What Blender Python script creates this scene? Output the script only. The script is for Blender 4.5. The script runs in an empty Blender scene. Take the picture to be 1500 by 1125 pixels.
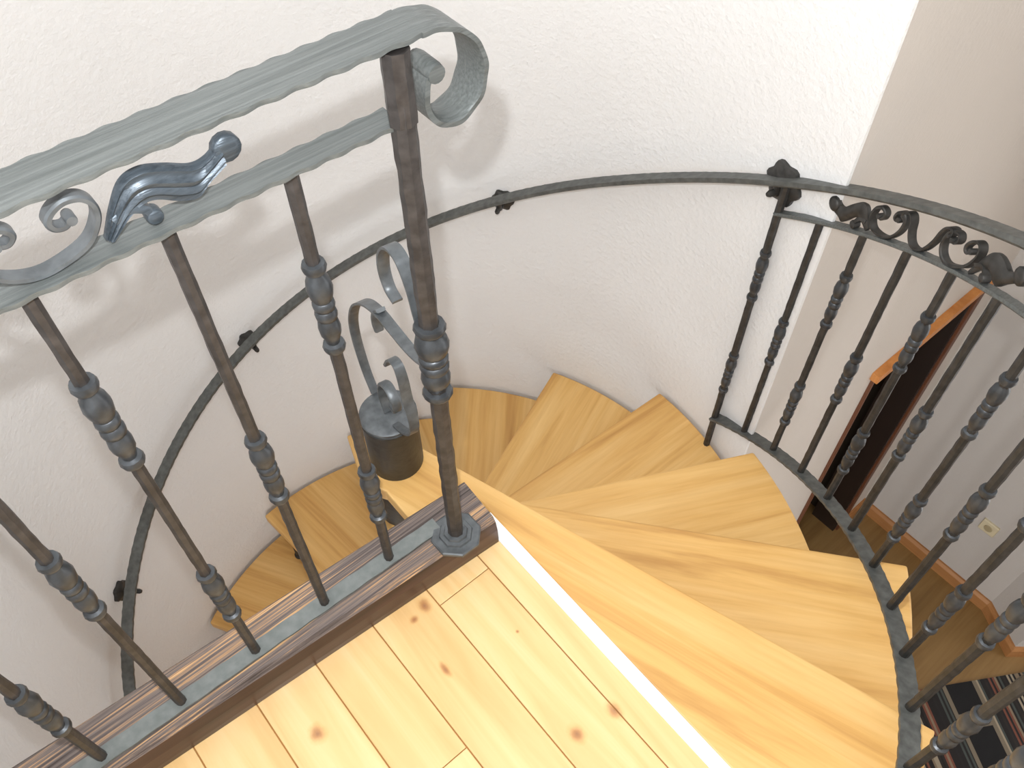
import bpy, math, random
import numpy as np
from mathutils import Vector, Matrix

random.seed(7)
C = bpy.context.scene.collection
S = bpy.context.scene
R = math.radians

# ------------------------------------------------------------------ camera
CAM_Z = 1.55
cd = bpy.data.cameras.new('camera')
cam = bpy.data.objects.new('camera', cd)
C.objects.link(cam)
rt = Vector((0.764444, -0.644673, -0.004627))
up = Vector((0.512642, 0.603501, 0.610724))
fw = Vector((0.390925, 0.469237, -0.79183))
m = Matrix((rt, up, -fw)).transposed().to_4x4()
m.translation = (0, 0, CAM_Z)
cam.matrix_world = m
cd.sensor_width = 36
cd.lens = 30.485
cd.clip_start = 0.02
S.camera = cam

# ------------------------------------------------------------------ world, lights, exposure
w = bpy.data.worlds.new('world')
S.world = w
w.use_nodes = True
w.node_tree.nodes['Background'].inputs[0].default_value = (1.0, 0.985, 0.97, 1)
w.node_tree.nodes['Background'].inputs[1].default_value = 2.45

# the camera's own flash, just above the lens
fl = bpy.data.lights.new('camera_flash', 'POINT')
fl.energy = 76
fl.color = (0.96, 0.985, 1.0)
fl.shadow_soft_size = 0.012
flo = bpy.data.objects.new('camera_flash', fl)
C.objects.link(flo)
flo.location = Vector((0, 0, CAM_Z)) + up * 0.10 - rt * 0.04

S.view_settings.view_transform = 'Standard'
S.view_settings.look = 'None'
S.view_settings.exposure = 0.0
S.view_settings.gamma = 1.0
S.view_settings.use_curve_mapping = False


# ------------------------------------------------------------------ materials
def new_mat(name):
    mt = bpy.data.materials.new(name)
    mt.use_nodes = True
    nt = mt.node_tree
    return mt, nt, nt.nodes['Principled BSDF']


def N(nt, kind, **kw):
    n = nt.nodes.new(kind)
    for k, v in kw.items():
        if k.startswith('i_'):
            n.inputs[k[2:].replace('_', ' ')].default_value = v
        else:
            setattr(n, k, v)
    return n


def ramp(nt, fac, stops):
    r = nt.nodes.new('ShaderNodeValToRGB')
    e = r.color_ramp.elements
    while len(e) < len(stops):
        e.new(0.5)
    for el, (p, c) in zip(e, stops):
        el.position = p
        el.color = (*c, 1)
    nt.links.new(fac, r.inputs[0])
    return r.outputs[0]


def bump(nt, b, height, strength, dist=0.01):
    bn = nt.nodes.new('ShaderNodeBump')
    bn.inputs['Strength'].default_value = strength
    bn.inputs['Distance'].default_value = dist
    nt.links.new(height, bn.inputs['Height'])
    nt.links.new(bn.outputs[0], b.inputs['Normal'])


def mapping(nt, scale, coord='Object', rot=(0, 0, 0)):
    if coord == 'World':
        g = nt.nodes.new('ShaderNodeNewGeometry')
        out = g.outputs['Position']
    else:
        t = nt.nodes.new('ShaderNodeTexCoord')
        out = t.outputs[coord]
    mp = nt.nodes.new('ShaderNodeMapping')
    mp.inputs['Scale'].default_value = scale
    mp.inputs['Rotation'].default_value = rot
    nt.links.new(out, mp.inputs['Vector'])
    return mp.outputs[0]


def noise(nt, vec, scale=5, detail=4, rough=0.55, dist=0.0):
    n = nt.nodes.new('ShaderNodeTexNoise')
    n.inputs['Scale'].default_value = scale
    n.inputs['Detail'].default_value = detail
    n.inputs['Roughness'].default_value = rough
    n.inputs['Distortion'].default_value = dist
    nt.links.new(vec, n.inputs['Vector'])
    return n.outputs['Fac']


def mixc(nt, fac, a, b, mode='MIX'):
    x = nt.nodes.new('ShaderNodeMix')
    x.data_type = 'RGBA'
    x.blend_type = mode
    for v, idx in ((fac, 0), (a, 6), (b, 7)):
        if isinstance(v, (int, float)):
            x.inputs[idx].default_value = v
        elif isinstance(v, tuple):
            x.inputs[idx].default_value = (*v, 1)
        else:
            nt.links.new(v, x.inputs[idx])
    return x.outputs[2]


def math_n(nt, op, a, b=None):
    x = nt.nodes.new('ShaderNodeMath')
    x.operation = op
    for i, v in enumerate((a, b)):
        if v is None:
            continue
        if isinstance(v, (int, float)):
            x.inputs[i].default_value = v
        else:
            nt.links.new(v, x.inputs[i])
    return x.outputs[0]


def mat_plaster(name, col, rough_bump=0.35):
    mt, nt, b = new_mat(name)
    v = mapping(nt, (1, 1, 1), 'World')
    n1 = noise(nt, v, 70, 5, 0.6)
    n2 = noise(nt, v, 3, 3)
    c = ramp(nt, n2, [(0.3, tuple(x * 0.975 for x in col)), (0.7, col)])
    nt.links.new(c, b.inputs['Base Color'])
    b.inputs['Roughness'].default_value = 0.92
    b.inputs['Specular IOR Level'].default_value = 0.15
    bump(nt, b, n1, rough_bump, 0.006)
    return mt


def mat_iron(name, lo, hi, metallic, rough):
    mt, nt, b = new_mat(name)
    v = mapping(nt, (1, 1, 1), 'World')
    n1 = noise(nt, v, 60, 3, 0.5)
    n2 = noise(nt, v, 24, 2, 0.5)
    c = ramp(nt, n1, [(0.32, lo), (0.7, hi)])
    nt.links.new(c, b.inputs['Base Color'])
    b.inputs['Metallic'].default_value = metallic
    b.inputs['Roughness'].default_value = rough
    h = math_n(nt, 'ADD', n1, math_n(nt, 'MULTIPLY', n2, 2.0))
    bump(nt, b, h, 0.22, 0.003)
    return mt


def mat_brushed(name, lo, hi, metallic, rough, axis):
    """rubbed iron with fine lines running along the bar"""
    mt, nt, b = new_mat(name)
    sc = [260, 260, 260]
    sc[axis] = 6
    v = mapping(nt, tuple(sc), 'World')
    n1 = noise(nt, v, 1.0, 4, 0.6)
    c = ramp(nt, n1, [(0.33, lo), (0.68, hi)])
    nt.links.new(c, b.inputs['Base Color'])
    b.inputs['Metallic'].default_value = metallic
    b.inputs['Roughness'].default_value = rough
    bump(nt, b, n1, 0.3, 0.003)
    return mt


def mat_wood(name, dark, mid, light, boards=0.0, rough=0.42, along=0, seed=0.0, coord='Object'):
    """long-grained wood; the grain runs along one axis of the object"""
    mt, nt, b = new_mat(name)
    sc = [26, 26, 26]
    sc[along] = 1.7
    v = mapping(nt, tuple(sc), coord)
    if coord == 'Object':
        oi = nt.nodes.new('ShaderNodeObjectInfo')
        add = nt.nodes.new('ShaderNodeVectorMath')
        add.operation = 'ADD'
        cmb = nt.nodes.new('ShaderNodeCombineXYZ')
        mu = math_n(nt, 'MULTIPLY', oi.outputs['Random'], 60.0)
        for i in range(3):
            nt.links.new(mu, cmb.inputs[i])
        nt.links.new(v, add.inputs[0])
        nt.links.new(cmb.outputs[0], add.inputs[1])
        v = add.outputs[0]
    n1 = noise(nt, v, 0.55, 5, 0.6, 0.6)
    n2 = noise(nt, v, 3.0, 3, 0.6)
    c = ramp(nt, n1, [(0.28, dark), (0.45, mid), (0.68, light)])
    c2 = ramp(nt, n2, [(0.3, (0.86, 0.80, 0.72)), (0.6, (1, 1, 1))])
    col = mixc(nt, 0.55, c, c2, 'MULTIPLY')
    if boards:
        # the staves a tread is glued up from: each a slightly different tone
        t = nt.nodes.new('ShaderNodeTexCoord')
        sp = nt.nodes.new('ShaderNodeSeparateXYZ')
        nt.links.new(t.outputs['Object'], sp.inputs[0])
        y = math_n(nt, 'FLOOR', math_n(nt, 'MULTIPLY', sp.outputs[1], 1.0 / boards))
        oi2 = nt.nodes.new('ShaderNodeObjectInfo')
        wn = nt.nodes.new('ShaderNodeTexWhiteNoise')
        wn.noise_dimensions = '2D'
        cb = nt.nodes.new('ShaderNodeCombineXYZ')
        nt.links.new(y, cb.inputs[0])
        nt.links.new(oi2.outputs['Random'], cb.inputs[1])
        nt.links.new(cb.outputs[0], wn.inputs['Vector'])
        tone = ramp(nt, wn.outputs['Value'], [(0.0, (0.88, 0.83, 0.76)), (1.0, (1.0, 1.0, 1.0))])
        col = mixc(nt, 0.75, col, tone, 'MULTIPLY')
    nt.links.new(col, b.inputs['Base Color'])
    b.inputs['Roughness'].default_value = rough
    b.inputs['Specular IOR Level'].default_value = 0.4
    bump(nt, b, n2, 0.06, 0.002)
    return mt


def mat_floor_pine():
    mt, nt, b = new_mat('pine_planks')
    v = mapping(nt, (30, 2.0, 30), 'World')
    oi = nt.nodes.new('ShaderNodeObjectInfo')
    add = nt.nodes.new('ShaderNodeVectorMath')
    add.operation = 'ADD'
    cmb = nt.nodes.new('ShaderNodeCombineXYZ')
    mu = math_n(nt, 'MULTIPLY', oi.outputs['Random'], 40.0)
    for i in range(3):
        nt.links.new(mu, cmb.inputs[i])
    nt.links.new(v, add.inputs[0])
    nt.links.new(cmb.outputs[0], add.inputs[1])
    n1 = noise(nt, add.outputs[0], 0.5, 5, 0.6, 0.8)
    col = ramp(nt, n1, [(0.25, (0.66, 0.41, 0.17)), (0.5, (0.78, 0.54, 0.26)), (0.75, (0.84, 0.64, 0.36))])
    tone = ramp(nt, oi.outputs['Random'], [(0, (0.92, 0.88, 0.82)), (1, (1, 1, 1))])
    col = mixc(nt, 1.0, col, tone, 'MULTIPLY')
    # knots
    g = nt.nodes.new('ShaderNodeNewGeometry')
    wob = noise(nt, mapping(nt, (1, 1, 1), 'World'), 60, 2)
    for (x, y, rx, ry) in [(0.36, 0.265, .011, .014), (0.437, 0.252, .010, .015), (0.019, 0.554, .012, .014),
                           (0.299, 0.622, .010, .013), (0.268, 0.612, .008, .006), (0.255, 0.50, .006, .013),
                           (0.13, 0.20, .010, .013), (0.40, 0.47, .003, .003), (-0.1, 0.45, .010, .012),
                           (0.262, 0.03, .010, .013)]:
        sub = nt.nodes.new('ShaderNodeVectorMath')
        sub.operation = 'SUBTRACT'
        nt.links.new(g.outputs['Position'], sub.inputs[0])
        sub.inputs[1].default_value = (x, y, 0)
        mul = nt.nodes.new('ShaderNodeVectorMath')
        mul.operation = 'MULTIPLY'
        nt.links.new(sub.outputs[0], mul.inputs[0])
        mul.inputs[1].default_value = (1 / rx, 1 / ry, 0)
        ln = nt.nodes.new('ShaderNodeVectorMath')
        ln.operation = 'LENGTH'
        nt.links.new(mul.outputs[0], ln.inputs[0])
        d = math_n(nt, 'ADD', ln.outputs['Value'], math_n(nt, 'MULTIPLY', wob, 0.8))
        k = ramp(nt, math_n(nt, 'MULTIPLY', d, 0.5), [(0.22, (0.46, 0.33, 0.33)), (0.45, (0.62, 0.46, 0.40)), (0.80, (0.95, 0.90, 0.84)), (1.0, (1, 1, 1))])
        col = mixc(nt, 1.0, col, k, 'MULTIPLY')
    nt.links.new(col, b.inputs['Base Color'])
    b.inputs['Roughness'].default_value = 0.28
    b.inputs['Specular IOR Level'].default_value = 0.5
    bump(nt, b, n1, 0.04, 0.002)
    return mt


def mat_weathered():
    """dark stained beam, rubbed back along the grain so that pale streaks show"""
    mt, nt, b = new_mat('weathered_beam_top')
    v = mapping(nt, (3.0, 230, 230), 'World', (0, 0, R(3.3)))
    n1 = noise(nt, v, 1.0, 5, 0.65)
    n2 = noise(nt, mapping(nt, (2.5, 40, 40), 'World', (0, 0, R(3.3))), 1.0, 3)
    f = math_n(nt, 'ADD', math_n(nt, 'MULTIPLY', n1, 0.75), math_n(nt, 'MULTIPLY', n2, 0.3))
    c = ramp(nt, f, [(0.38, (0.035, 0.024, 0.021)), (0.48, (0.095, 0.073, 0.066)), (0.555, (0.165, 0.13, 0.115)),
                     (0.60, (0.34, 0.20, 0.105)), (0.67, (0.60, 0.36, 0.17))])
    nt.links.new(c, b.inputs['Base Color'])
    b.inputs['Roughness'].default_value = 0.6
    bump(nt, b, n1, 0.5, 0.003)
    return mt


def mat_beam_side():
    mt, nt, b = new_mat('dark_stained_beam_side')
    v = mapping(nt, (1.4, 26, 26), 'World')
    n1 = noise(nt, v, 1.0, 5, 0.6)
    c = ramp(nt, n1, [(0.35, (0.028, 0.015, 0.012)), (0.7, (0.085, 0.045, 0.034))])
    nt.links.new(c, b.inputs['Base Color'])
    b.inputs['Roughness'].default_value = 0.38
    bump(nt, b, n1, 0.15, 0.002)
    return mt


def mat_plain(name, col, rough=0.6, metallic=0.0):
    mt, nt, b = new_mat(name)
    v = mapping(nt, (1, 1, 1), 'World')
    n1 = noise(nt, v, 12, 3)
    c = ramp(nt, n1, [(0.3, tuple(x * 0.9 for x in col)), (0.7, col)])
    nt.links.new(c, b.inputs['Base Color'])
    b.inputs['Roughness'].default_value = rough
    b.inputs['Metallic'].default_value = metallic
    return mt


def mat_rug():
    """woven stripes with rows of black blocks"""
    mt, nt, b = new_mat('striped_rug')
    t = nt.nodes.new('ShaderNodeTexCoord')
    sp = nt.nodes.new('ShaderNodeSeparateXYZ')
    nt.links.new(t.outputs['Object'], sp.inputs[0])
    x, y = sp.outputs[0], sp.outputs[1]
    wn = nt.nodes.new('ShaderNodeTexWhiteNoise')
    wn.noise_dimensions = '1D'
    nt.links.new(math_n(nt, 'FLOOR', math_n(nt, 'MULTIPLY', x, 95.0)), wn.inputs['W'])
    r = nt.nodes.new('ShaderNodeValToRGB')
    r.color_ramp.interpolation = 'CONSTANT'
    cols = [(0.0, (.012, .010, .010)), (.3, (.20, .15, .10)), (.42, (.014, .012, .012)), (.58, (.16, .055, .035)),
            (.70, (.05, .06, .055)), (.80, (.30, .25, .18)), (.90, (.02, .016, .014))]
    e = r.color_ramp.elements
    while len(e) < len(cols):
        e.new(0.5)
    for el, (p, c) in zip(e, cols):
        el.position = p
        el.color = (*c, 1)
    nt.links.new(wn.outputs['Value'], r.inputs[0])
    # wide band every 0.42 m: beige ground with black blocks 0.16 x 0.15 on it
    fx = math_n(nt, 'FRACT', math_n(nt, 'ADD', math_n(nt, 'MULTIPLY', x, 1 / 0.5), 0.63))
    inband = math_n(nt, 'LESS_THAN', math_n(nt, 'ABSOLUTE', math_n(nt, 'SUBTRACT', fx, 0.5)), 0.175)
    blockx = math_n(nt, 'LESS_THAN', math_n(nt, 'ABSOLUTE', math_n(nt, 'SUBTRACT', fx, 0.5)), 0.135)
    fy = math_n(nt, 'FRACT', math_n(nt, 'ADD', math_n(nt, 'MULTIPLY', y, 1 / 0.29), 0.328))
    blocky = math_n(nt, 'LESS_THAN', math_n(nt, 'ABSOLUTE', math_n(nt, 'SUBTRACT', fy, 0.5)), 0.38)
    blk = math_n(nt, 'MULTIPLY', blockx, blocky)
    col = mixc(nt, inband, r.outputs[0], (.17, .14, .10))
    col = mixc(nt, blk, col, (.006, .006, .007))
    nt.links.new(col, b.inputs['Base Color'])
    b.inputs['Roughness'].default_value = 0.95
    bump(nt, b, noise(nt, t.outputs['Object'], 220, 2), 0.4, 0.003)
    return mt


M_WALL = mat_plaster('white_plaster', (0.735, 0.73, 0.725), 0.5)
M_WALL2 = mat_plaster('cream_plaster', (0.63, 0.585, 0.54), 0.2)
M_WALL3 = mat_plaster('dim_hall_plaster', (0.50, 0.475, 0.45), 0.2)  # pale wall, darkened in its colour to stand in for the hall's dimness
M_DARKROOM = mat_plaster('unlit_room_plaster', (0.03, 0.022, 0.016), 0.2)  # darkness of the unlit room is put into the plaster colour
M_IRON = mat_iron('forged_iron', (0.030, 0.026, 0.0245), (0.062, 0.055, 0.052), 0.3, 0.48)
M_IRON_DARK = mat_iron('black_forged_iron', (0.023, 0.022, 0.020), (0.050, 0.047, 0.044), 0.3, 0.5)
M_IRON_GREY = mat_iron('grey_rail_iron', (0.075, 0.078, 0.074), (0.13, 0.135, 0.128), 0.3, 0.5)
M_PATINA = mat_iron('silvered_iron', (0.080, 0.088, 0.094), (0.130, 0.141, 0.150), 0.4, 0.42)
M_STRIP = mat_iron('dull_iron_strip', (0.13, 0.145, 0.14), (0.175, 0.19, 0.185), 0.15, 0.6)
M_COLLAR = mat_iron('collar_iron', (0.042, 0.045, 0.049), (0.075, 0.082, 0.090), 0.5, 0.36)
M_RAILTOP = mat_brushed('rubbed_iron_bar', (0.085, 0.094, 0.092), (0.145, 0.156, 0.153), 0.35, 0.43, 0)
M_LEAF = mat_brushed('blue_steel_leaf', (0.045, 0.056, 0.068), (0.085, 0.104, 0.124), 0.5, 0.40, 0)
M_POLE = mat_iron('pole_iron', (0.014, 0.016, 0.017), (0.028, 0.031, 0.032), 0.1, 0.45)
M_TREAD = mat_wood('tread_wood', (0.50, 0.265, 0.078), (0.695, 0.42, 0.142), (0.79, 0.53, 0.222), boards=0.075)
M_LOWFLOOR = mat_wood('lower_floor_wood', (0.19, 0.105, 0.034), (0.235, 0.137, 0.046), (0.275, 0.165, 0.06), rough=0.5, along=0, coord='World')
M_PINE = mat_floor_pine()
M_BEAM = mat_weathered()
M_BEAMSIDE = mat_beam_side()
M_WHITE = mat_plain('white_metal_strip', (0.93, 0.93, 0.92), 0.35)
M_SLAB = mat_plain('slab_render', (0.6, 0.57, 0.53), 0.9)
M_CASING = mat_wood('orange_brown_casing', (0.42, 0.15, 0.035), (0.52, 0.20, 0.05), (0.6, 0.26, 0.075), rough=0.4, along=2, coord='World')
M_BASEBOARD = mat_wood('baseboard_wood', (0.30, 0.13, 0.045), (0.37, 0.17, 0.06), (0.43, 0.21, 0.08), rough=0.45, along=1, coord='World')
M_JAMB = mat_plain('near_black_jamb', (0.018, 0.009, 0.006), 0.5)  # even near-black colour for the doorway linings
M_JAMB2 = mat_plain('shaded_casing', (0.13, 0.045, 0.018), 0.5)  # side pieces of the casing, their shade put into a darker brown
M_RUG = mat_rug()
M_IVORY = mat_plain('ivory_plastic', (0.62, 0.55, 0.38), 0.4)
M_HOLE = mat_plain('tan_plastic', (0.36, 0.30, 0.18), 0.5)
M_JOINT = mat_plain('brown_joint', (0.42, 0.20, 0.055), 0.8)


# ------------------------------------------------------------------ mesh helpers
class MB:
    """collects vertices and faces, then links ONE mesh object"""

    def __init__(s):
        s.v, s.f, s.mi = [], [], []

    def add(s, verts, faces, mi=0):
        o = len(s.v)
        s.v += [tuple(x) for x in verts]
        s.f += [tuple(i + o for i in fc) for fc in faces]
        s.mi += [mi] * len(faces)

    def box(s, x0, x1, y0, y1, z0, z1, mi=0):
        s.add([(x0, y0, z0), (x1, y0, z0), (x1, y1, z0), (x0, y1, z0), (x0, y0, z1), (x1, y0, z1), (x1, y1, z1), (x0, y1, z1)],
              [(0, 3, 2, 1), (4, 5, 6, 7), (0, 1, 5, 4), (1, 2, 6, 5), (2, 3, 7, 6), (3, 0, 4, 7)], mi)

    def prism(s, poly, z0, z1, mi=0):
        n = len(poly)
        vs = [(x, y, z0) for x, y in poly] + [(x, y, z1) for x, y in poly]
        fs = [tuple(range(n - 1, -1, -1)), tuple(range(n, 2 * n))]
        fs += [(i, (i + 1) % n, n + (i + 1) % n, n + i) for i in range(n)]
        s.add(vs, fs, mi)

    def rings(s, rings, cap=True, closed=False, mi=0):
        n = len(rings[0])
        vs = [p for r in rings for p in r]
        fs = []
        k = len(rings)
        for i in range(k if closed else k - 1):
            a, b = i * n, ((i + 1) % k) * n
            for j in range(n):
                fs.append((a + j, a + (j + 1) % n, b + (j + 1) % n, b + j))
        if cap and not closed:
            fs.append(tuple(range(n - 1, -1, -1)))
            fs.append(tuple(range((k - 1) * n, k * n)))
        s.add(vs, fs, mi)

    def lathe(s, prof, n=12, base=(0, 0, 0), phase=0.0, mi=0):
        s.rings([[(base[0] + r * math.cos(phase + 2 * math.pi * j / n), base[1] + r * math.sin(phase + 2 * math.pi * j / n), base[2] + z)
                  for j in range(n)] for z, r in prof], mi=mi)

    def sweep(s, pts, wdirs, wid, thk, mi=0, wave=0.0, wavelen=0.024, crown=0.0):
        """flat bar along pts; wdirs = direction of the width at each point (or one)"""
        pts = [Vector(p) for p in pts]
        n = len(pts)
        rs = []
        L = 0.0
        for i, p in enumerate(pts):
            if i:
                L += (p - pts[i - 1]).length
            t = (pts[min(i + 1, n - 1)] - pts[max(i - 1, 0)]).normalized()
            wd = Vector(wdirs[i] if isinstance(wdirs, list) else wdirs)
            wd = (wd - t * wd.dot(t)).normalized()
            td = wd.cross(t).normalized()
            ww = (wid[i] if isinstance(wid, (list, tuple)) else wid) / 2
            tt = (thk[i] if isinstance(thk, (list, tuple)) else thk) / 2
            k1 = wave * math.sin(2 * math.pi * L / wavelen) if wave else 0
            k2 = wave * math.sin(2 * math.pi * L / (wavelen * 1.07) + 1.3) if wave else 0
            rs.append([tuple(p + wd * (ww + k1) + td * (tt * 0.35)), tuple(p + wd * (ww * 0.72) + td * tt),
                       tuple(p + td * (tt + crown)), tuple(p - wd * (ww * 0.72) + td * tt),
                       tuple(p - wd * (ww + k2) + td * (tt * 0.35)), tuple(p - wd * (ww + k2) - td * tt),
                       tuple(p + wd * (ww + k1) - td * tt)])
        s.rings(rs, mi=mi)

    def tube(s, pts, rad, n=8, mi=0):
        pts = [Vector(p) for p in pts]
        k = len(pts)
        t0 = (pts[1] - pts[0]).normalized()
        u = t0.orthogonal().normalized()
        rs = []
        for i, p in enumerate(pts):
            t = (pts[min(i + 1, k - 1)] - pts[max(i - 1, 0)]).normalized()
            u = (u - t * u.dot(t)).normalized()
            v = t.cross(u)
            r = rad[i] if isinstance(rad, (list, tuple)) else rad
            rs.append([tuple(p + u * r * math.cos(2 * math.pi * j / n) + v * r * math.sin(2 * math.pi * j / n)) for j in range(n)])
        s.rings(rs, mi=mi)

    def disc(s, c, axis, r, half, n=14, dome=0.0, mi=0):
        """a short round plug along axis"""
        c = Vector(c)
        a = Vector(axis).normalized()
        u = a.orthogonal().normalized()
        v = a.cross(u)
        rs = []
        for h, q in ((-half - dome, 0.45), (-half, 0.9), (-half * 0.7, 1), (half * 0.7, 1), (half, 0.9), (half + dome, 0.45)):
            rs.append([tuple(c + a * h + (u * math.cos(2 * math.pi * j / n) + v * math.sin(2 * math.pi * j / n)) * r * q) for j in range(n)])
        s.rings(rs, mi=mi)

    def mesh(s, name, mats, smooth=False):
        me = bpy.data.meshes.new(name)
        me.from_pydata(s.v, [], s.f)
        for mm in (mats if isinstance(mats, (list, tuple)) else [mats]):
            me.materials.append(mm)
        me.polygons.foreach_set('material_index', s.mi)
        me.update()
        import bmesh
        bm = bmesh.new()
        bm.from_mesh(me)
        bmesh.ops.recalc_face_normals(bm, faces=bm.faces)
        bm.to_mesh(me)
        bm.free()
        if smooth:
            me.polygons.foreach_set('use_smooth', [True] * len(me.polygons))
            me.set_sharp_from_angle(angle=R(smooth if smooth is not True else 40))
        return me

    def build(s, name, mats, parent=None, smooth=False, bevel=0.0, loc=None, rotz=0.0):
        o = bpy.data.objects.new(name, s.mesh(name, mats, smooth))
        C.objects.link(o)
        if parent:
            o.parent = parent
        if loc is not None:
            o.location = loc
        o.rotation_euler[2] = rotz
        if bevel:
            bv = o.modifiers.new('edge', 'BEVEL')
            bv.width = bevel
            bv.segments = 2
            bv.limit_method = 'ANGLE'
            bv.angle_limit = R(35)
        return o


def tag(o, label=None, cat=None, group=None, kind=None):
    for k, v in (('label', label), ('category', cat), ('group', group), ('kind', kind)):
        if v:
            o[k] = v
    return o


def thing(name, label, cat, loc=(0, 0, 0), group=None):
    o = bpy.data.objects.new(name, None)
    o.empty_display_size = 0.1
    C.objects.link(o)
    o.location = loc
    tag(o, label, cat, group)
    return o


def part(mb, name, mats, parent, **kw):
    """geometry was given in world coordinates: keep it there under a parent Empty"""
    o = mb.build(name, mats, parent, **kw)
    q = parent
    off = Vector((0, 0, 0))
    while q:
        off += q.location
        q = q.parent
    if kw.get('loc') is None:
        o.location = -off
    else:
        o.location = Vector(kw['loc']) - off
    return o


def smooth_path(pts, n=8):
    """Catmull-Rom through the points"""
    P = [Vector(p) for p in pts]
    P = [P[0] * 2 - P[1]] + P + [P[-1] * 2 - P[-2]]
    out = []
    for i in range(1, len(P) - 2):
        p0, p1, p2, p3 = P[i - 1], P[i], P[i + 1], P[i + 2]
        for k in range(n):
            t = k / n
            out.append(0.5 * ((2 * p1) + (p2 - p0) * t + (2 * p0 - 5 * p1 + 4 * p2 - p3) * t * t + (3 * p1 - p0 - 3 * p2 + p3) * t ** 3))
    out.append(P[-2])
    return out


# ------------------------------------------------------------------ the place: frame and sizes
# X runs along the straight railing, Y across it; the upper floor is z = 0
AX, AY = 0.4514, 0.9239            # axis of the spiral stair
STEP_H, STEP_A = 0.1903, 24.48     # rise and turn of one tread
R_TREAD, R_WALL = 0.92, 0.932
A_END = 18.9                       # bearing at which the curved wall stops
Z_LOW = -14 * STEP_H               # lower hall floor
Z_TOP = 2.7
TURN = 39.8                        # stair angles below are counted from this bearing


def polar(a, r, z=0.0):
    b = R(a - TURN)
    return Vector((AX + r * math.cos(b), AY + r * math.sin(b), z))


def radial(a):
    b = R(a - TURN)
    return Vector((math.cos(b), math.sin(b), 0))


# ------------------------------------------------------------------ setting: walls
# curved stair wall (solid, thickened outwards)
mb = MB()
angs = [A_END + i * (231.0 - A_END) / 96 for i in range(97)]
rings = []
for a in angs:
    q = polar(a, R_WALL + 0.006 + 0.134 * min(1, max(0, (a - A_END) / 18)))
    rings.append([tuple(polar(a, R_WALL, Z_LOW)), (q.x, q.y, Z_LOW), (q.x, q.y, Z_TOP), tuple(polar(a, R_WALL, Z_TOP))])
mb.rings(rings)
tag(mb.build('wall_back', M_WALL, smooth=30), 'white plastered wall curving around the spiral stair', kind='structure')

# wall left of the upper room, going back from the end of the curved wall
e = polar(231, R_WALL)
mb = MB()
mb.box(e.x - 0.14, e.x, -2.4, e.y, 0.0, Z_TOP)
tag(mb.build('wall_left', M_WALL), 'white plastered wall of the upper room', kind='structure')

# flat wall of the hall with a doorway at the lower floor
c0 = polar(A_END, R_WALL)             # the outer corner where the curved wall stops
WX0, WY = c0.x, c0.y + 0.012
DX0, DX1, DZ = 2.10, 2.775, -0.755
WX1 = 3.02
mb = MB()
mb.prism([(WX0 + 0.001, WY - 0.012), (WX0 + 0.012, WY - 0.012), (DX0, WY), (DX0, WY + 0.14), (WX0 + 0.062, WY + 0.14), (WX0 + 0.022, WY + 0.04)], Z_LOW, Z_TOP)
mb.box(DX1, WX1 + 0.4, WY, WY + 0.14, Z_LOW, Z_TOP)
mb.box(DX0, DX1, WY, WY + 0.14, DZ, Z_TOP)
tag(mb.build('wall_right', M_WALL2), 'cream plastered hall wall with a dark doorway', kind='structure')

# far hall wall with its jog
mb = MB()
far = [(3.0, WY), (2.985, -0.17), (2.865, -0.37), (2.985, -0.475), (3.5, -0.92)]
out = [(3.3, WY), (3.3, -0.2), (3.2, -0.35), (3.3, -0.4), (3.6, -0.7)]
for i in range(4):
    mb.prism([far[i], far[i + 1], out[i + 1], out[i]], Z_LOW, Z_TOP)
tag(mb.build('wall_far', M_WALL3), 'pale plastered wall of the lower hall', kind='structure')

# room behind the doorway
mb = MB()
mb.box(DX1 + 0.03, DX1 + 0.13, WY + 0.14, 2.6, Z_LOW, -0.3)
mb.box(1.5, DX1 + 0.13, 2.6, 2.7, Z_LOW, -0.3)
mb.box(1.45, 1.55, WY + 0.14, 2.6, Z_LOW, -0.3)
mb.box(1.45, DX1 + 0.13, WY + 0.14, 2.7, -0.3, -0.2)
tag(mb.build('wall_doorway_room', M_DARKROOM), 'walls of the unlit room behind the doorway, its shade put into their colour', kind='structure')

# door casing
d1 = thing('door_1', 'orange brown wooden casing around the dark doorway', None)
d1['kind'] = 'structure'
d1.location = ((DX0 + DX1) / 2, WY, Z_LOW)
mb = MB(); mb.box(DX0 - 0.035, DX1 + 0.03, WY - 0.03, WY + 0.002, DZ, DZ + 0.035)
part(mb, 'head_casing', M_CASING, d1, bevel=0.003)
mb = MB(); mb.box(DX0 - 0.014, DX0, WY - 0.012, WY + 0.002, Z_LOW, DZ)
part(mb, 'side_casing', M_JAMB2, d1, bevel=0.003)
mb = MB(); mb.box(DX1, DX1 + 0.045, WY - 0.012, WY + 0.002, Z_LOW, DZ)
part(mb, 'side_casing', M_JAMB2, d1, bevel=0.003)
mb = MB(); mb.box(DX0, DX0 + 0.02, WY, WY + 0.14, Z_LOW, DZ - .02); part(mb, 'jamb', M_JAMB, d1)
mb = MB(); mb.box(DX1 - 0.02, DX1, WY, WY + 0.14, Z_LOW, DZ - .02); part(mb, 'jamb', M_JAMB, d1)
mb = MB(); mb.box(DX0, DX1, WY, WY + 0.14, DZ - 0.02, DZ); part(mb, 'jamb', M_JAMB, d1)

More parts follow.
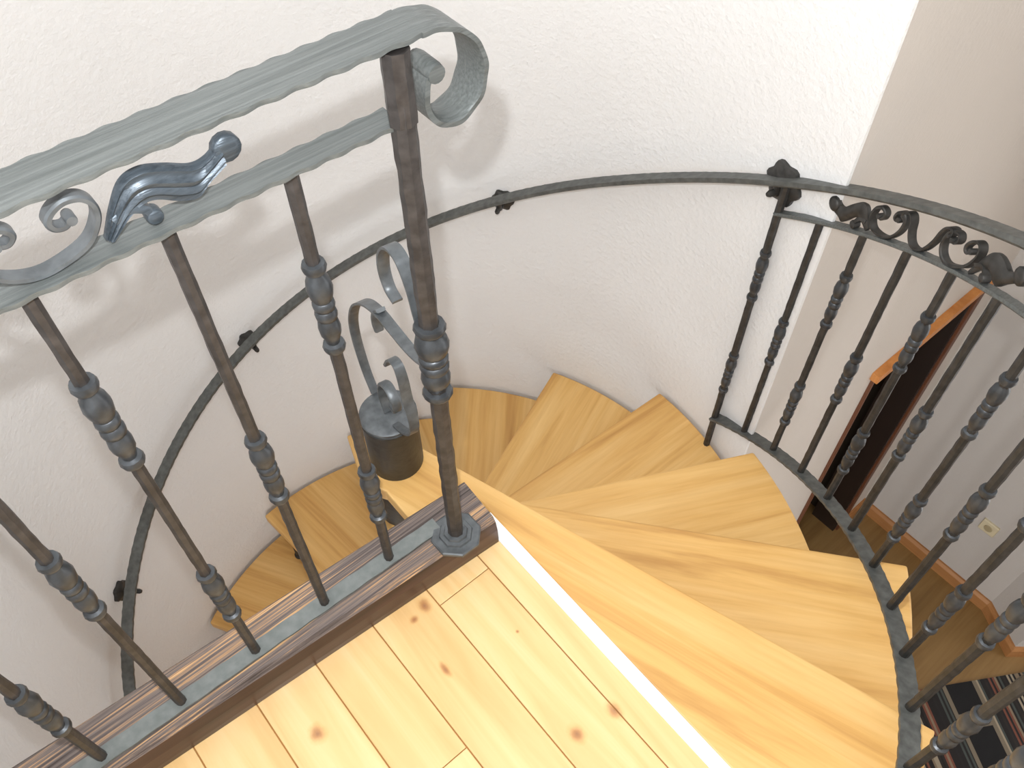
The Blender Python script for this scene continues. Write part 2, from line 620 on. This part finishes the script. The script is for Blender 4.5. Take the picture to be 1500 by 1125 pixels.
# unseen slab overhead, added to shape the light, with an opening for the sky
SKY = (-0.42, 0.85, -1.6, 1.2)
mb = MB()
mb.box(-1.2, SKY[0], -2.5, 2.0, Z_TOP, Z_TOP + 0.1)
mb.box(SKY[1], 3.6, -2.5, 2.0, Z_TOP, Z_TOP + 0.1)
mb.box(SKY[0], SKY[1], -2.5, SKY[2], Z_TOP, Z_TOP + 0.1)
mb.box(SKY[0], SKY[1], SKY[3], 2.0, Z_TOP, Z_TOP + 0.1)
tag(mb.build('ceiling_added', M_WALL), 'unseen white slab overhead, added with a sky opening to shape the light', kind='structure')
mb = MB()
mb.box(-1.2, 3.6, -2.5, -2.4, Z_LOW, Z_TOP)  # unseen wall added behind the camera to close in the light
tag(mb.build('wall_front_added', M_WALL2), 'unseen cream plastered wall added to shape the light', kind='structure')

# lower floor
mb = MB()
mb.box(-1.2, 3.6, -2.4, 2.7, Z_LOW - 0.1, Z_LOW)
tag(mb.build('floor_lower', M_LOWFLOOR), 'brown wooden floor of the lower hall', kind='structure')

# baseboards
def baseboard(name, pts, h=0.085, t=0.02):
    b = MB()
    rs = []
    for i, p in enumerate(pts):
        p = Vector((*p, 0))
        d0 = (Vector((*pts[i], 0)) - Vector((*pts[i - 1], 0))).normalized() if i else None
        d1_ = (Vector((*pts[i + 1], 0)) - Vector((*pts[i], 0))).normalized() if i < len(pts) - 1 else None
        d = ((d0 or d1_) + (d1_ or d0)).normalized()
        n = Vector((d.y, -d.x, 0))
        k = t / max(0.4, n.dot(Vector(((d0 or d1_).y, -(d0 or d1_).x, 0))))
        rs.append([tuple(p + Vector((0, 0, Z_LOW))), tuple(p + n * k + Vector((0, 0, Z_LOW))), tuple(p + n * k + Vector((0, 0, Z_LOW + h * 0.8))),
                   tuple(p + n * k * 0.5 + Vector((0, 0, Z_LOW + h))), tuple(p + Vector((0, 0, Z_LOW + h)))])
    b.rings(rs)
    o = b.build(name, M_BASEBOARD)
    tag(o, 'brown wooden baseboard along the lower hall wall', kind='structure')


baseboard('baseboard_far', [(DX1 + 0.03, WY), (3.0, WY)] + far[1:])

# upper floor: slab with pine planks laid on it
FX1 = 0.494
BEAM_Y = 0.745
mb = MB()
mb.prism([(e.x, -2.4), (FX1 + 0.012, -2.4), (FX1 + 0.012, 0.700), (e.x, BEAM_Y + 0.035)], -0.20, -0.0042)
fl_up = tag(mb.build('floor', [M_JOINT]), 'bright pine plank floor of the upper room', kind='structure')
rows = [-0.512, -0.393, -0.274, -0.155, -0.036, 0.082, 0.202, 0.321, 0.440, FX1]
ends = {7: [0.603, -0.55], 5: [0.370, -0.75], 6: [-0.35], 4: [-0.1], 3: [0.25], 8: []}
for i in range(len(rows) - 1):
    x0, x1 = rows[i] + 0.0012, rows[i + 1] - 0.0012
    if i == 0:
        x0 = e.x + 0.002
    if i == len(rows) - 2:
        x1 = FX1
    cuts = [0.71] + ends.get(i, [random.uniform(-1, .4)]) + [-2.39]
    for k in range(len(cuts) - 1):
        mb = MB()
        mb.box(x0, x1, cuts[k + 1] + 0.0008, cuts[k] - 0.0008, -0.0041, 0.0)
        o = mb.build('plank', M_PINE, fl_up, bevel=0.0008)

# white threshold strip
mb = MB()
mb.box(FX1 - 0.002, FX1 + 0.0255, -2.3, 0.695, -0.0005, 0.004)
tag(mb.build('threshold_strip', M_WHITE, bevel=0.0015), 'narrow white threshold strip between pine floor and stair landing', 'threshold strip')

# ------------------------------------------------------------------ wooden beam along the floor edge
BD = Vector((math.cos(R(-3.3)), math.sin(R(-3.3)), 0))     # direction of the beam, to the right
BN = Vector((-BD.y, BD.x, 0))                              # away from the room
B0 = Vector((0.494, 0.692, 0))                             # right end, centre line
BZ = 0.080


def beamp(s, n, z):
    """s to the left of the right end, n away from the room"""
    return B0 - BD * s + BN * n + Vector((0, 0, z))


mb = MB()
prof = [(-0.058, 0.001), (-0.0585, 0.016), (-0.056, 0.045), (-0.050, BZ - 0.010), (-0.042, BZ), (0.052, BZ), (0.056, BZ - 0.004), (0.056, 0.001)]
r0 = [tuple(beamp(0, n, z)) for n, z in prof]
r1 = [tuple(beamp(0.985, n, z)) for n, z in prof]
k = len(prof)
vs = r0 + r1
for j in range(k):
    mb.add([vs[j], vs[(j + 1) % k], vs[k + (j + 1) % k], vs[k + j]], [(0, 1, 2, 3)], 1 if j in (0, 1, 2, 7) else 0)
mb.add(r0, [tuple(range(k))], 1)
mb.add(r1, [tuple(range(k))], 1)
beam = mb.build('beam', [M_BEAM, M_BEAMSIDE])
tag(beam, 'dark stained wooden beam with rubbed pale grain along the floor edge', 'beam')

# ------------------------------------------------------------------ iron parts shared by both railings
COLLAR = [(-0.078, .010), (-0.077, .0165), (-0.071, .0185), (-0.065, .0165), (-0.063, .0105), (-0.055, .0120), (-0.045, .0165), (-0.034, .0175),
          (-0.022, .0155), (-0.018, .0130), (-0.016, .0165), (-0.009, .0175), (-0.003, .0160), (-0.001, .0135), (0.001, .0160), (0.007, .0175), (0.013, .0165),
          (0.015, .0140), (0.022, .0175), (0.036, .0200), (0.050, .0175), (0.058, .0115), (0.063, .0105), (0.065, .0165), (0.071, .0185), (0.077, .0165), (0.078, .010)]


def collar_mesh(scale_r=1.0, flip=1):
    b = MB()
    b.lathe([(z * flip, r * scale_r) for z, r in COLLAR][::flip], 14)
    return b.mesh('collar', M_COLLAR, 50)


COLLAR_MESH = collar_mesh(0.83)
COLLAR_SMALL = collar_mesh(0.72)
COLLAR_POST = collar_mesh(1.28)


def bar_mesh(h, r, n=8, amp=0.05, mat=None, seed=1, name='baluster'):
    rnd = random.Random(seed)
    b = MB()
    m_ = max(2, int(h / 0.016))
    rings_ = []
    for i in range(m_ + 1):
        z = h * i / m_
        rings_.append([(r * (1 + rnd.uniform(-amp, amp)) * math.cos(2 * math.pi * (j + .5) / n), r * (1 + rnd.uniform(-amp, amp)) * math.sin(2 * math.pi * (j + .5) / n), z) for j in range(n)])
    b.rings(rings_)
    return b.mesh(name, mat or M_IRON, 30)


def link_mesh(name, me, parent, world_loc, rotz=0.0):
    o = bpy.data.objects.new(name, me)
    C.objects.link(o)
    o.parent = parent
    off = Vector((0, 0, 0))
    q = parent
    while q:
        off += q.location
        q = q.parent
    o.location = Vector(world_loc) - off
    o.rotation_euler[2] = rotz
    return o


def ornament(parent, fmap, wdir, sc, mat, band=0.014, thick=0.005, sides=(1, -1), seg=7):
    """acanthus leaf scrolls between the handrail and the bar below it.
    fmap(d, h) -> world point, wdir(d) -> direction across the rail; d counts from the centre"""
    for sg in sides:
        # scroll with a curl at both upper ends
        # C: outer curl -> round the outside -> bottom -> up the inner side -> inner curl
        C_ = [(.106, .046), (.101, .041), (.095, .044), (.093, .053), (.098, .062), (.107, .067), (.117, .063), (.122, .050), (.119, .032), (.106, .013),
              (.078, .004), (.058, .014), (.047, .034), (.047, .056), (.056, .068), (.068, .066), (.073, .056), (.068, .048), (.061, .051)]
        P = smooth_path([fmap(sg * d * sc, h) for d, h in C_], seg)
        n = len(P)
        wds = [wdir(sg * .08 * sc)] * n
        b = MB()
        tap = [band * (0.75 + 0.25 * math.sin(math.pi * i / (n - 1))) for i in range(n)]
        b.sweep(P, wds, tap, thick)
        b.disc(P[0], wds[0], 0.0055, band * 0.45)
        b.disc(P[-1], wds[0], 0.0055, band * 0.45)
        part(b, 'scroll', mat, parent, smooth=40)
        # leaf: grows from the scroll, arches over, ends in a ball-like curl
        upo = [(.119, .010), (.130, .038), (.142, .060), (.156, .065), (.172, .057), (.187, .046), (.198, .047), (.208, .056)]
        loo = [(.123, .004), (.139, .022), (.151, .029), (.160, .026), (.173, .014), (.184, .010), (.194, .020), (.209, .031)]
        wd = Vector(wdir(sg * .15 * sc)).normalized()
        Pu = smooth_path([fmap(sg * d * sc, h) for d, h in upo], 6)
        Pl = smooth_path([fmap(sg * d * sc, h) for d, h in loo], 6)
        b = MB()
        rs = []
        m_ = 13
        for i in range(len(Pu)):
            wv = (Pu[i] - Pl[i]).length
            front, backp = [], []
            for j in range(m_):
                q = j / (m_ - 1)
                p = Pl[i].lerp(Pu[i], q)
                arch = (1 - (2 * q - 1) ** 2) * wv * 0.22
                ridge = 0.0019 * math.sin(q * math.pi * 7)
                front.append(tuple(p + wd * (arch + ridge + .003)))
                backp.append(tuple(p - wd * (arch * .6 + .003)))
            rs.append(front + backp[::-1])
        b.rings(rs)
        tip = fmap(sg * .213 * sc, .048)
        b.disc(tip, wd, 0.0150, 0.006, dome=0.0015)
        # small lower lobe curling under
        Q = smooth_path([fmap(sg * d * sc, h) for d, h in [(.128, .026), (.139, .031), (.149, .024), (.153, .012)]], 5)
        b.sweep(Q, [wd] * len(Q), [.014] * len(Q), .008)
        b.disc(Q[-1], wd, 0.0085, 0.007, dome=0.002)
        part(b, 'leaf', M_LEAF if mat is M_PATINA else mat, parent, smooth=40)
    # lyre in the middle
    U_ = [(.050, .058), (.056, .062), (.054, .070), (.042, .070), (.034, .058), (.028, .034), (.016, .012), (0, .004)]
    U_ = U_ + [(-d, h) for d, h in U_[-2::-1]]
    P = smooth_path([fmap(d * sc, h) for d, h in U_], seg)
    b = MB()
    b.sweep(P, [wdir(0)] * len(P), band, thick)
    b.disc(P[0], wdir(0), 0.005, band * .45)
    b.disc(P[-1], wdir(0), 0.005, band * .45)
    part(b, 'scroll', mat, parent, smooth=40)


# ------------------------------------------------------------------ straight railing on the beam
RD = Vector((math.cos(R(-1.2)), math.sin(R(-1.2)), 0))
RN = Vector((-RD.y, RD.x, 0))
RB = Vector((0.42, 0.702, 0))
RLEN = 0.90


def rp(s, h, n=0.0):
    """s to the left of the newel post along the railing, h = height, n = away from the room"""
    return RB - RD * s + RN * n + Vector((0, 0, h))


PX = Vector((0.413, 0.664, 0))       # post
rail = thing('iron_railing', 'straight wrought iron railing with scrolled handrail end standing on the wooden beam', 'railing', (PX.x, PX.y, BZ))

# base strip
mb = MB()
P = [rp(s, BZ + 0.004, 0.0) for s in np.linspace(0.022, RLEN, 80)]
mb.sweep(P, -RN, 0.030, 0.007, wave=0.0006, wavelen=0.06)
part(mb, 'base_strip', M_STRIP, rail, smooth=35)
# rails
mb = MB()
Z_LR = 0.979
mb.sweep([rp(s, Z_LR) for s in np.linspace(0.001, RLEN, 200)], -RN, 0.036, 0.008, wave=0.0014, wavelen=0.034, crown=0.003)
part(mb, 'lower_rail', M_RAILTOP, rail, smooth=35)
Z_HR = 1.076
top = [rp(s, Z_HR) for s in np.linspace(RLEN, -0.030, 200)]
mb = MB()
mb.sweep(top, RN, 0.056, 0.008, wave=0.0016, wavelen=0.034, crown=0.002)
part(mb, 'handrail', M_RAILTOP, rail, smooth=35)
# its end rolled down into a scroll
CSZ = Z_HR - 1.083
cs = [(-.029, 1.083), (-.050, 1.081), (-.073, 1.073), (-.093, 1.056), (-.105, 1.034), (-.108, 1.010), (-.102, .987), (-.088, .970), (-.069, .963), (-.050, .968), (-.037, .983),
      (-.033, 1.003), (-.036, 1.020), (-.044, 1.030)]
P = smooth_path([rp(s, z + CSZ) for s, z in cs], 6)
nP = len(P)
mb = MB()
mb.sweep(P, RN, [0.055 - 0.017 * max(0, (i / nP - .15)) for i in range(nP)], [0.008 + 0.003 * (i / nP) ** 3 for i in range(nP)], wave=0.001, wavelen=0.034)
mb.disc(P[-1] + RD * 0.003, RN, 0.012, 0.021)
part(mb, 'handrail_scroll', M_RAILTOP, rail, smooth=35)
# post
post = link_mesh('post', bar_mesh(Z_HR - BZ - 0.006, 0.0145, 8, 0.07, M_IRON, 3, 'post'), rail, (PX.x, PX.y, BZ))
post.rotation_euler[1] = R(0.45)
post.rotation_euler[0] = -R(1.25)            # hand set: leans slightly off plumb
mb = MB()
rnd = random.Random(5)
mb.rings([[(PX.x + 0.0163 * (1 + rnd.uniform(-.05, .05)) * math.cos(2 * math.pi * j / 8), PX.y + 0.0163 * (1 + rnd.uniform(-.05, .05)) * math.sin(2 * math.pi * j / 8), z) for j in range(8)]
          for z in np.linspace(Z_LR + 0.005, Z_HR - 0.006, 8)])
part(mb, 'post_head', M_IRON, post, smooth=30)
link_mesh('collar', COLLAR_POST, post, (PX.x, PX.y, 0.588))
mb = MB()
mb.lathe([(0.0, .049), (0.006, .049), (0.008, .046), (0.008, .033), (0.012, .031), (0.012, .024), (0.016, .022), (0.016, .012)], 8, (PX.x, PX.y, BZ), R(22.5))
part(mb, 'base_plate', M_PATINA, post)
# balusters
BH = Z_LR - BZ - 0.008
for i in range(6):
    s = 0.1315 + 0.1385 * i
    b_ = link_mesh('baluster', bar_mesh(BH, 0.0087, 8, 0.06, M_IRON, 20 + i), rail, rp(s, BZ + 0.006), R(-1.2))
    for z in ((0.765, 0.315) if i % 2 == 0 else (0.532,)):
        link_mesh('collar', COLLAR_MESH, b_, rp(s, z), R(30 * i))
ornament(rail, lambda d, h: rp(0.497 - d, Z_LR + 0.004 + h), lambda d: -RN, 1.45, M_PATINA, band=0.017, thick=0.006, sides=(1, -1))

# ------------------------------------------------------------------ spiral staircase
stair = thing('spiral_staircase', 'spiral staircase of pale wooden treads around a dark iron pole', 'staircase', (AX, AY, Z_LOW))
mb = MB()
mb.lathe([(Z_LOW, .056), (0.145, .056), (0.150, .058), (0.157, .058), (0.161, .054)], 40, (AX, AY, 0))
pole = part(mb, 'pole', M_POLE, stair, smooth=40)
mb = MB()
mb.lathe([(0.1605, .0575), (0.166, .0575), (0.169, .052), (0.170, .02)], 40, (AX, AY, 0))
part(mb, 'cap', M_PATINA, pole, smooth=40)
T_TH = 0.040


def tread_poly(k, R0, R1, back=None):
    """local frame: +X along the front (descending) edge, axis at the origin"""
    off, ri = 0.05, 0.078
    poly = []
    a0 = math.asin(off / R0)
    span = R(back if back else STEP_A + 3.5)
    n = 14
    for i in range(n + 1):
        a = a0 - span * i / n
        r = R0 + (R1 - R0) * i / n
        poly.append((r * math.cos(a), r * math.sin(a)))
    ab = a0 - span
    # back edge runs to the collar, then round the pole
    st = ab - R(62)
    en = -math.pi * 2 + math.pi - math.asin(off / ri)
    en = st - ((st - en) % (2 * math.pi))
    for i in range(15):
        a = st + (en - st) * i / 14
        poly.append((ri * math.cos(a), ri * math.sin(a)))
    return poly


for k in range(1, 14):
    th = -32.69 + STEP_A * k
    if k == 1:
        R0, R1 = 1.116, 1.12
        th -= 0.2
    elif k == 2:
        R0, R1 = 0.92, 1.0
    else:
        R0 = R1 = R_TREAD
    ang = R(th - TURN) - math.asin(0.05 / R0)
    mb = MB()
    mb.prism(tread_poly(k, R0, R1), -T_TH, 0.0)
    t = mb.build('tread', M_TREAD, stair, bevel=0.006)
    t.location = (0, 0, -k * STEP_H - Z_LOW)
    t.rotation_euler[2] = ang
    # flat iron carrier and sleeve under the tread
    mb = MB()
    mb.box(0.05, R0 - 0.16, -0.055, -0.015, -T_TH - 0.012, -T_TH + 0.001)
    mb.build('carrier', M_IRON_DARK, t)
    mb = MB()
    mb.lathe([(-STEP_H + 0.001, .018), (-STEP_H + 0.012, .018), (-STEP_H + 0.014, .012), (-T_TH - 0.012, .012), (-T_TH - 0.010, .020), (-T_TH, .020)], 14, (R_TREAD - 0.125, 0.026, 0))
    mb.build('spacer', M_IRON_DARK, t, smooth=40)
    mb = MB()
    mb.lathe([(-STEP_H + 0.002, .062), (-T_TH - 0.006, .062), (-T_TH, .066)], 28)
    mb.build('sleeve', M_POLE, t, smooth=40)
# landing, level with the upper floor
off = 0.05
R0 = 1.122
dth = R(-30.2 - TURN) - math.asin(off / R0)
edir = Vector((math.cos(dth), math.sin(dth)))
en_ = Vector((-edir.y, edir.x))
ax = Vector((AX, AY))
lx = FX1 + 0.0255
poly = []
for i in range(11):                                   # round the pole, from its left side to the front edge
    a = R(218) + (dth + R(122) - R(218)) * i / 10
    poly.append(tuple(ax + Vector((math.cos(a), math.sin(a))) * 0.082))
q0 = ax + en_ * off + edir * 0.02
poly.append(tuple(q0))
a0 = R(-30.2 - TURN)
a1 = math.acos((lx - AX) / R0) * -1
for i in range(9):
    a = a0 + (a1 - a0) * i / 8
    poly.append((AX + R0 * math.cos(a), AY + R0 * math.sin(a)))
poly += [(lx, 0.690), (lx, 0.746), (0.392, 0.752), (0.386, 0.80)]
mb = MB()
cl_, sl_ = math.cos(-dth), math.sin(-dth)
mb.prism([((x - AX) * cl_ - (y - AY) * sl_, (x - AX) * sl_ + (y - AY) * cl_) for x, y in poly], -T_TH, 0.0)
ld = mb.build('landing', M_TREAD, stair, bevel=0.004)
ld.location = (0, 0, -Z_LOW)
ld.rotation_euler[2] = dth
mb = MB()
mb.lathe([(-STEP_H + 0.002, .062), (-T_TH - 0.006, .062), (-T_TH, .066)], 28)
mb.build('sleeve', M_POLE, ld, smooth=40)

# scrollwork joining the pole cap to the newel post
AXV = Vector((AX, AY, 0))
pd = (AXV - PX).normalized()
pn = Vector((-pd.y, pd.x, 0))


def pp(s, z, n=0.0):
    return PX + pd * s + pn * n + Vector((0, 0, z))


def band(pts, wid, thk, name='scroll', taper=True):
    P = smooth_path([pp(*q) for q in pts], 8)
    b = MB()
    n = len(P)
    b.sweep(P, pn, [wid * (1 - 0.2 * abs(2 * i / (n - 1) - 1)) for i in range(n)], thk)
    return part(b, name, M_PATINA, rail, smooth=40)


band([(.030, .560), (.060, .543), (.100, .530), (.150, .522), (.205, .512), (.262, .482), (.318, .425), (.356, .350), (.362, .285), (.345, .215), (.318, .170)], .021, .006)
band([(.193, .528), (.212, .505), (.222, .472), (.220, .452)], .020, .007)
band([(.022, .610), (.038, .655), (.052, .705), (.075, .738), (.108, .734), (.136, .700), (.146, .660), (.136, .630), (.112, .622)], .021, .006)
band([(.225, .172), (.180, .205), (.140, .250), (.128, .300), (.142, .350), (.147, .395), (.160, .422), (.185, .412), (.208, .375)], .020, .006)
band([(.262, .172), (.275, .215), (.262, .262), (.232, .285), (.205, .270), (.205, .240), (.225, .232)], .020, .006)

# ------------------------------------------------------------------ curved railing and wall handrail (one continuous bar)
crail = thing('curved_railing', 'curved wrought iron railing with handrail running along the white stair wall', 'railing', tuple(polar(27, .91, -3 * STEP_H)))
tab = [(195, .88, -1.005), (189.4, .88, -.958), (174.2, .88, -.812), (152.6, .88, -.645), (127.4, .88, -.435), (109.7, .88, -.282), (87.8, .88, -.117), (76.1, .88, -.030),
       (64.8, .88, .059), (55.1, .88, .142), (43.4, .89, .240), (34.7, .90, .323), (28.7, .906, .380), (17.6, .934, .476), (10.4, .953, .543), (4.2, .969, .600), (-4, .991, .680),
       (-20, 1.032, .820), (-36, 1.074, .958), (-50, 1.11, 1.07)]
ta = np.array([t[0] for t in tab])
zc = np.polyfit((ta - 70) / 100, [t[2] for t in tab], 5)


def hr_z(a):
    return float(np.polyval(zc, (a - 70) / 100))


def rr(a):
    if a > 55:
        return .88
    if a < 27:
        return .91 + (27 - a) * .0026
    x = (55 - a) / 28.0
    return .88 + .03 * x * x * (1.6 - .6 * x)


def zb(a):
    return -.44 + (27 - a) * .0085


def zl(a):
    return zb(a) + 0.748


aa = np.linspace(232, -50, 420)
mb = MB()
P = [polar(a, rr(a), hr_z(max(a, -50)) if a < 195 else hr_z(195) - (a - 195) * .0079) for a in aa]
mb.sweep(P, [radial(a) for a in aa], 0.033, 0.014, wave=0.0008, wavelen=0.03)
part(mb, 'handrail', M_IRON_GREY, crail, smooth=35)
aa = np.linspace(27, -50, 150)
mb = MB()
mb.sweep([polar(a, rr(a), zl(a)) for a in aa], [radial(a) for a in aa], 0.020, 0.009, wave=0.0008, wavelen=0.03)
part(mb, 'lower_rail', M_PATINA if False else M_RAILTOP, crail, smooth=35)
mb = MB()
mb.sweep([polar(a, rr(a), zb(a)) for a in aa], [radial(a) for a in aa], 0.034, 0.010, wave=0.0008, wavelen=0.03)
part(mb, 'bottom_rail', M_IRON_GREY, crail, smooth=35)
for i in range(12):
    a = 26.8 - 6.4 * i
    z0 = zb(a) if i else -3 * STEP_H + 0.001
    z1 = zl(a) if i else hr_z(a) - 0.006
    b_ = link_mesh('baluster' if i else 'post', bar_mesh(z1 - z0, 0.0086 if i else 0.0098, 8, 0.06, M_IRON_DARK, 60 + i, 'baluster' if i else 'post'), crail, polar(a, rr(a), z0), R(a))
    hh = 0.748
    for f_ in ((0.75, 0.27) if i % 2 == 0 else (0.50,)):
        link_mesh('collar', COLLAR_SMALL, b_, polar(a, rr(a), zb(a) + hh * f_), R(37 * i))


def rosette(parent, a, z, sc, dz=0.036):
    """wall plate like a small flower, its stem and the peg through the rail"""
    n = radial(a)
    t = Vector((-n.y, n.x, 0))
    u = Vector((0, 0, 1))
    c = polar(a, R_WALL - 0.004, z - dz)
    b = MB()
    m_ = 32
    rs = []
    for h, q in ((0.004, 1.0), (-0.006, 1.0), (-0.010, .82), (-0.016, .35)):
        ring = []
        for j in range(m_):
            an = 2 * math.pi * j / m_
            r = 0.031 * sc * q * (1 + 0.10 * math.cos(6 * an))
            ring.append(tuple(c + n * h + (t * math.cos(an) + u * math.sin(an)) * r))
        rs.append(ring)
    b.rings(rs)
    o = part(b, 'wall_bracket', M_IRON_DARK, parent, smooth=40)
    b = MB()
    rl = rr(a)
    zr = hr_z(a)
    b.tube(smooth_path([c - n * 0.008, polar(a, (R_WALL + rl) / 2, z - dz - .003), polar(a, rl + .006, z - 0.033), polar(a, rl, zr - 0.004)], 5), 0.008, 8)
    b.tube([polar(a, rl + .004, z - 0.028), polar(a, rl - 0.016, z - 0.026), polar(a, rl - 0.022, z - 0.026)], [.0075, .0075, .005], 8)
    part(b, 'stem', M_IRON_DARK, o, smooth=40)


for a in (174.2, 127.4, 76.1):
    rosette(crail, a, hr_z(a), 1.0)
rosette(crail, 28.2, hr_z(28.2), 1.5, 0.012)
AC = 6.6


def cmap(d, h):
    a = AC + math.degrees(d / 0.96)
    return polar(a, rr(a), zl(a) + 0.003 + h)


ornament(crail, cmap, lambda d: radial(AC + math.degrees(d / 0.96)), 1.0, M_IRON_DARK, band=0.015, thick=0.0055)

# ------------------------------------------------------------------ things in the lower hall
mb = MB()
mb.prism([(-.75, -.95), (.75, -.95), (.75, .95), (-.75, .95)], 0.0, 0.009)
rug = mb.build('rug', M_RUG)
tag(rug, 'dark striped rug with black blocks on the brown hall floor', 'rug')
rr_ = R(-31.2)
cx = Vector((2.384, -0.200)) + Vector((math.cos(rr_), math.sin(rr_))) * 0.25 + Vector((math.sin(rr_), -math.cos(rr_))) * 0.95
rug.location = (cx.x, cx.y, Z_LOW + 0.001)
rug.rotation_euler[2] = rr_

so = thing('wall_socket', 'ivory wall socket low on the pale hall wall', 'socket', (2.99, 0.06, -2.13))
mb = MB(); mb.box(-0.012, 0.006, -0.04, 0.04, -0.04, 0.04)
mb.build('face_plate', M_IVORY, so, bevel=0.004)
mb = MB(); mb.disc((-0.012, 0, 0), (1, 0, 0), 0.020, 0.004)
mb.build('socket_well', M_HOLE, so)
